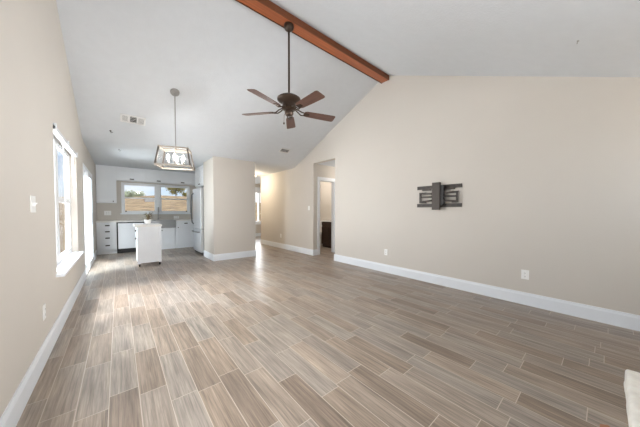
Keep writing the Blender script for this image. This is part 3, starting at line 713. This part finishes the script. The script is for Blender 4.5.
# potted plant
PPX, PPY, PPZ = .50, 6.88, .89
pp = thing('potted_plant', 'small olive-brown leafy plant in white pot on the kitchen cart', 'plant', (PPX, PPY, PPZ))
MB().lathe([(.0, .0), (.042, .0), (.055, .03), (.06, .075), (.062, .09), (.054, .09), (.050, .075), (.0, .075)], (PPX, PPY, PPZ), 22).build('pot', M['pot'], pp, smooth=True)
MB().lathe([(.0, .073), (.05, .074), (.048, .080), (.0, .083)], (PPX, PPY, PPZ), 16).build('soil', M['soil'], pp)
def leaves(n, spread, mt, name, rr):
    m = MB()
    for i in range(n):
        a = rr.uniform(0, 2 * PI); r = spread * math.sqrt(rr.random()); b = Vector((PPX, PPY, PPZ + .08))
        tip = b + Vector((r * math.cos(a), r * math.sin(a), rr.uniform(.03, .17)))
        m.tube([b + Vector((.01 * math.cos(a), .01 * math.sin(a), 0)), (b + tip) / 2 + Vector((0, 0, .015)), tip], .0018, 5)
        d = Vector((math.cos(a), math.sin(a), rr.uniform(-.3, .5))).normalized(); s = d.cross(Vector((0, 0, 1))).normalized(); L_ = rr.uniform(.035, .05)
        up = Vector((0, 0, .006))
        m.add([tip, tip + d * L_ * .5 + s * L_ * .32 + up, tip + d * L_, tip + d * L_ * .5 - s * L_ * .32 + up, tip + d * L_ * .5 + up * .2], [(0, 4, 1), (1, 4, 2), (2, 4, 3), (3, 4, 0)])
    return m.build(name, mt, pp)
rr = random.Random(3)
o = leaves(46, .075, M['leaf'], 'foliage', rr)
leaves(20, .07, M['leaf2'], 'dry_foliage', rr)

# ------------------------------------------------------------------ corridor lamp, bathroom
fl = thing('ceiling_light', 'warm glowing flush ceiling light in the corridor beyond the pantry wall', 'ceiling light', (3.42, 7.95, 2.44))
MB().lathe([(.0, .0), (.15, .0), (.155, -.012), (.15, -.03), (.0, -.03)], n=28).build('light_base', M['chrome'], fl, smooth=True, local=True)
MB().lathe([(.0, -.03), (.14, -.03), (.135, -.06), (.105, -.09), (.05, -.108), (.0, -.112)], n=28).build('light_bowl', M['flush'], fl, smooth=True, local=True)
lamp('corridor_glow', 'POINT', (3.2, 7.95, 2.2), 40, (1.0, 0.86, 0.66), 0.2)
lamp('hall_fill', 'POINT', (4.9, 4.72, 2.2), 7, (1.0, 0.93, 0.84), 0.12)  # unseen lamp added to lighten the hall and its door casing
lamp('far_room_daylight', 'AREA', (4.95, YF + 1.0, 1.6), 150, DAY, 1.6, 1.8, (0, -1, -.05))
lamp('bathroom_glow', 'POINT', (4.75, 6.6, 2.2), 30, (1.0, 0.9, 0.78), 0.12)

v = thing('bathroom_vanity', 'dark espresso wood vanity with white top seen through the doorway', 'vanity', (5.38, 5.9, 0))
MB().box(5.09, 5.50, .09, 5.675, 6.22, .845).build('cabinet_body', M['espresso'], v, .003)
MB().box(5.13, 5.50, 0, 5.675, 6.25, .09).build('toe_kick', M['espresso'], v)
d = MB().box(5.075, 5.52, .70, 5.09, 6.23, .83).build('drawer', M['espresso'], v, .003)
for y0, y1, ky in ((5.52, 5.87, 5.84), (5.88, 6.23, 5.91)):
    d = MB().frame(0, 5.07, 5.09, y0, .11, y1, .68, .06).box(5.08, y0 + .06, .17, 5.09, y1 - .06, .62).build('door', M['espresso'], v, .002)
    knob((5.07, ky, .6), (-1, 0, 0), d)
MB().box(5.06, 5.48, .845, 5.69, 6.27, .88).build('vanity_top', M['porcelain'], v, .004)
to = thing('toilet', 'white toilet left of the dark vanity in the bathroom', 'toilet', (5.4, 6.62, 0))
MB().box(5.50, 6.42, .40, 5.70, 6.84, .78).build('tank', M['porcelain'], to, .02); MB().box(5.485, 6.41, .78, 5.70, 6.85, .82).build('tank_lid', M['porcelain'], to, .01)
def oval(rx, ry, cx, cy, z): return [(cx + rx * math.cos(2 * PI * i / 24), cy + ry * math.sin(2 * PI * i / 24), z) for i in range(24)]
def loft(rings):
    m = MB(); n = len(rings[0]); vs = sum(rings, []); fs = [tuple(range(n))[::-1], tuple(range(len(vs) - n, len(vs)))]
    for j in range(len(rings) - 1): fs += [(j * n + i, j * n + (i + 1) % n, (j + 1) * n + (i + 1) % n, (j + 1) * n + i) for i in range(n)]
    return m.add(vs, fs)
loft([oval(.20, .12, 5.33, 6.63, 0), oval(.19, .11, 5.33, 6.63, .12), oval(.22, .15, 5.29, 6.63, .28), oval(.25, .185, 5.26, 6.63, .39), oval(.25, .185, 5.26, 6.63, .41)]).build('bowl', M['porcelain'], to, smooth=True)
loft([oval(.25, .19, 5.26, 6.63, .412), oval(.25, .19, 5.26, 6.63, .435), oval(.23, .17, 5.26, 6.63, .445)]).build('seat_lid', M['porcelain'], to, smooth=True)
MB().cyl((5.49, 6.50, .72), (5.475, 6.50, .72), .012, .012, 10).box(5.468, 6.495, .712, 5.478, 6.56, .728).build('flush_lever', M['chrome'], to)

# ------------------------------------------------------------------ stone hearth at the lower right
def hearth():
    from mathutils import noise
    bm = bmesh.new(); bmesh.ops.create_cube(bm, size=1.0)
    bmesh.ops.subdivide_edges(bm, edges=bm.edges[:], cuts=36, use_grid_fill=True)
    half = Vector((.825, .305, .0575)); cen = Vector((1.80, -.400, .0575)); rad = .026
    for vv in bm.verts:
        q = Vector([math.sin(PI * max(-.5, min(.5, c))) for c in vv.co])
        p = Vector((q.x * half.x, q.y * half.y, q.z * half.z))
        inner = Vector([max(-(h - rad), min(h - rad, c)) for h, c in zip(half, p)])
        d = p - inner
        if d.length > 1e-6: p = inner + d.normalized() * min(rad, d.length)
        w = cen + p
        if p.y > -.29:                                   # rough hewn except the back
            k = min(1.0, w.z / .03)
            w += (noise.noise_vector(w * 8.0) * .009 + noise.noise_vector(w * 26.0) * .0035) * k
            w.y -= .012 * k
        w.z = max(w.z, 0.0); w.y = max(w.y, -.712)
        vv.co = w
    me = bpy.data.meshes.new('stone_hearth'); bm.to_mesh(me); bm.free(); me.materials.append(M['stone'])
    for p in me.polygons: p.use_smooth = True
    o = bpy.data.objects.new('stone_hearth', me); COL.objects.link(o)
    return tag(o, 'low rough white limestone hearth slab at the lower right corner', 'hearth')
hearth()
rr = random.Random(5)
m = MB().prism([(1.90, -.05), (1.99, -.06), (2.02, -.03), (1.995, .0), (1.93, -.005)], 2, 0, .012)
tag(m.build('terracotta_fragment', M['brick'], None, .003), 'small orange-brown fragment on the floor just left of the stone hearth', 'fragment')

# ------------------------------------------------------------------ outside
gm = MB(); nx, ny = 40, 40; g0x, g1x, g0y, g1y = -40, 50, -12, 60
def gz(x, y):
    t = max(0.0, min(1.0, (y - 13) / 16.0)); h = t * t * (3 - 2 * t)
    return -.15 + h * (2.55 + .25 * math.sin(x * .31) + .12 * math.sin(x * .9 + y * .4))
vs = [(g0x + (g1x - g0x) * i / nx, g0y + (g1y - g0y) * j / ny) for j in range(ny + 1) for i in range(nx + 1)]
gm.add([(x, y, gz(x, y)) for x, y in vs], [(j * (nx + 1) + i, j * (nx + 1) + i + 1, (j + 1) * (nx + 1) + i + 1, (j + 1) * (nx + 1) + i) for j in range(ny) for i in range(nx)])
struct(gm.build('ground', M['drygrass'], smooth=True))
struct(MB().box(-4.2, 2.0, -.15, XL - T - .005, 10.2, -.03).build('patio', M['concrete']))
def tree(label, x, y, h, rad, mt, n, seed, name='tree'):
    rr = random.Random(seed); z0 = gz(x, y) - .05
    t = thing(name, label, 'tree', (x, y, z0), 0, 'trees on the hill outside')
    m = MB().tube([(x, y, z0), (x + .05, y, z0 + h * .3), (x - .04, y, z0 + h * .62)], [.10 * h / 3, .075 * h / 3, .03 * h / 3], 8)
    for i in range(6):
        a = i * 1.05 + rr.random(); b = z0 + h * rr.uniform(.28, .5)
        m.tube([(x, y, b), (x + rad * .35 * math.cos(a), y + rad * .35 * math.sin(a), b + h * .18), (x + rad * .7 * math.cos(a), y + rad * .7 * math.sin(a), b + h * .30)], [.04 * h / 3, .028 * h / 3, .012 * h / 3], 6)
    m.build('trunk', M['bark'], t)
    f = MB()
    clumps = [(rr.gauss(0, .42) * rad, rr.gauss(0, .42) * rad, h * rr.uniform(.42, .95)) for _ in range(16)]
    for i in range(n):
        c = rr.choice(clumps); s = rad * .25
        p = Vector((x + c[0] + rr.gauss(0, s), y + c[1] + rr.gauss(0, s), z0 + c[2] + rr.gauss(0, s * .8)))
        a = Vector((rr.gauss(0, 1), rr.gauss(0, 1), rr.gauss(0, 1))).normalized() * rr.uniform(.06, .13); b = a.orthogonal().normalized() * a.length * .6
        f.add([p - a, p + b, p + a, p - b], [(0, 1, 2, 3)])
    f.build('foliage', mt, t)
tree('olive-yellow leafy tree seen through the right half of the kitchen window', 5.78, 38.0, 2.1, .85, M['tleaf_olive'], 1500, 2)
tree('low pale green tree at the far left of the kitchen window view', .75, 38.0, .95, .7, M['tleaf_pale'], 900, 3)
tree('pale green tree in the middle of the left kitchen window half', 1.75, 40.0, 1.1, .8, M['tleaf_pale'], 900, 4)
tree('small olive bush at the right edge of the kitchen window view', 7.2, 38.0, 1.0, .6, M['tleaf_olive'], 700, 6)
sx, sy = 1.9, 24.5; z0 = gz(sx, sy)
h = thing('shed', 'small white shed with pale roof on the hill outside the kitchen window', 'shed', (sx, sy, z0 - .1))
MB().box(sx - .3, sy - .3, z0 - .3, sx + .3, sy + .3, z0 + .12).build('walls', M['siding'], h)
MB().prism([(sx - .36, z0 + .12), (sx + .36, z0 + .12), (sx, z0 + .27)], 1, sy - .36, sy + .36).build('roof', M['siding'], h)
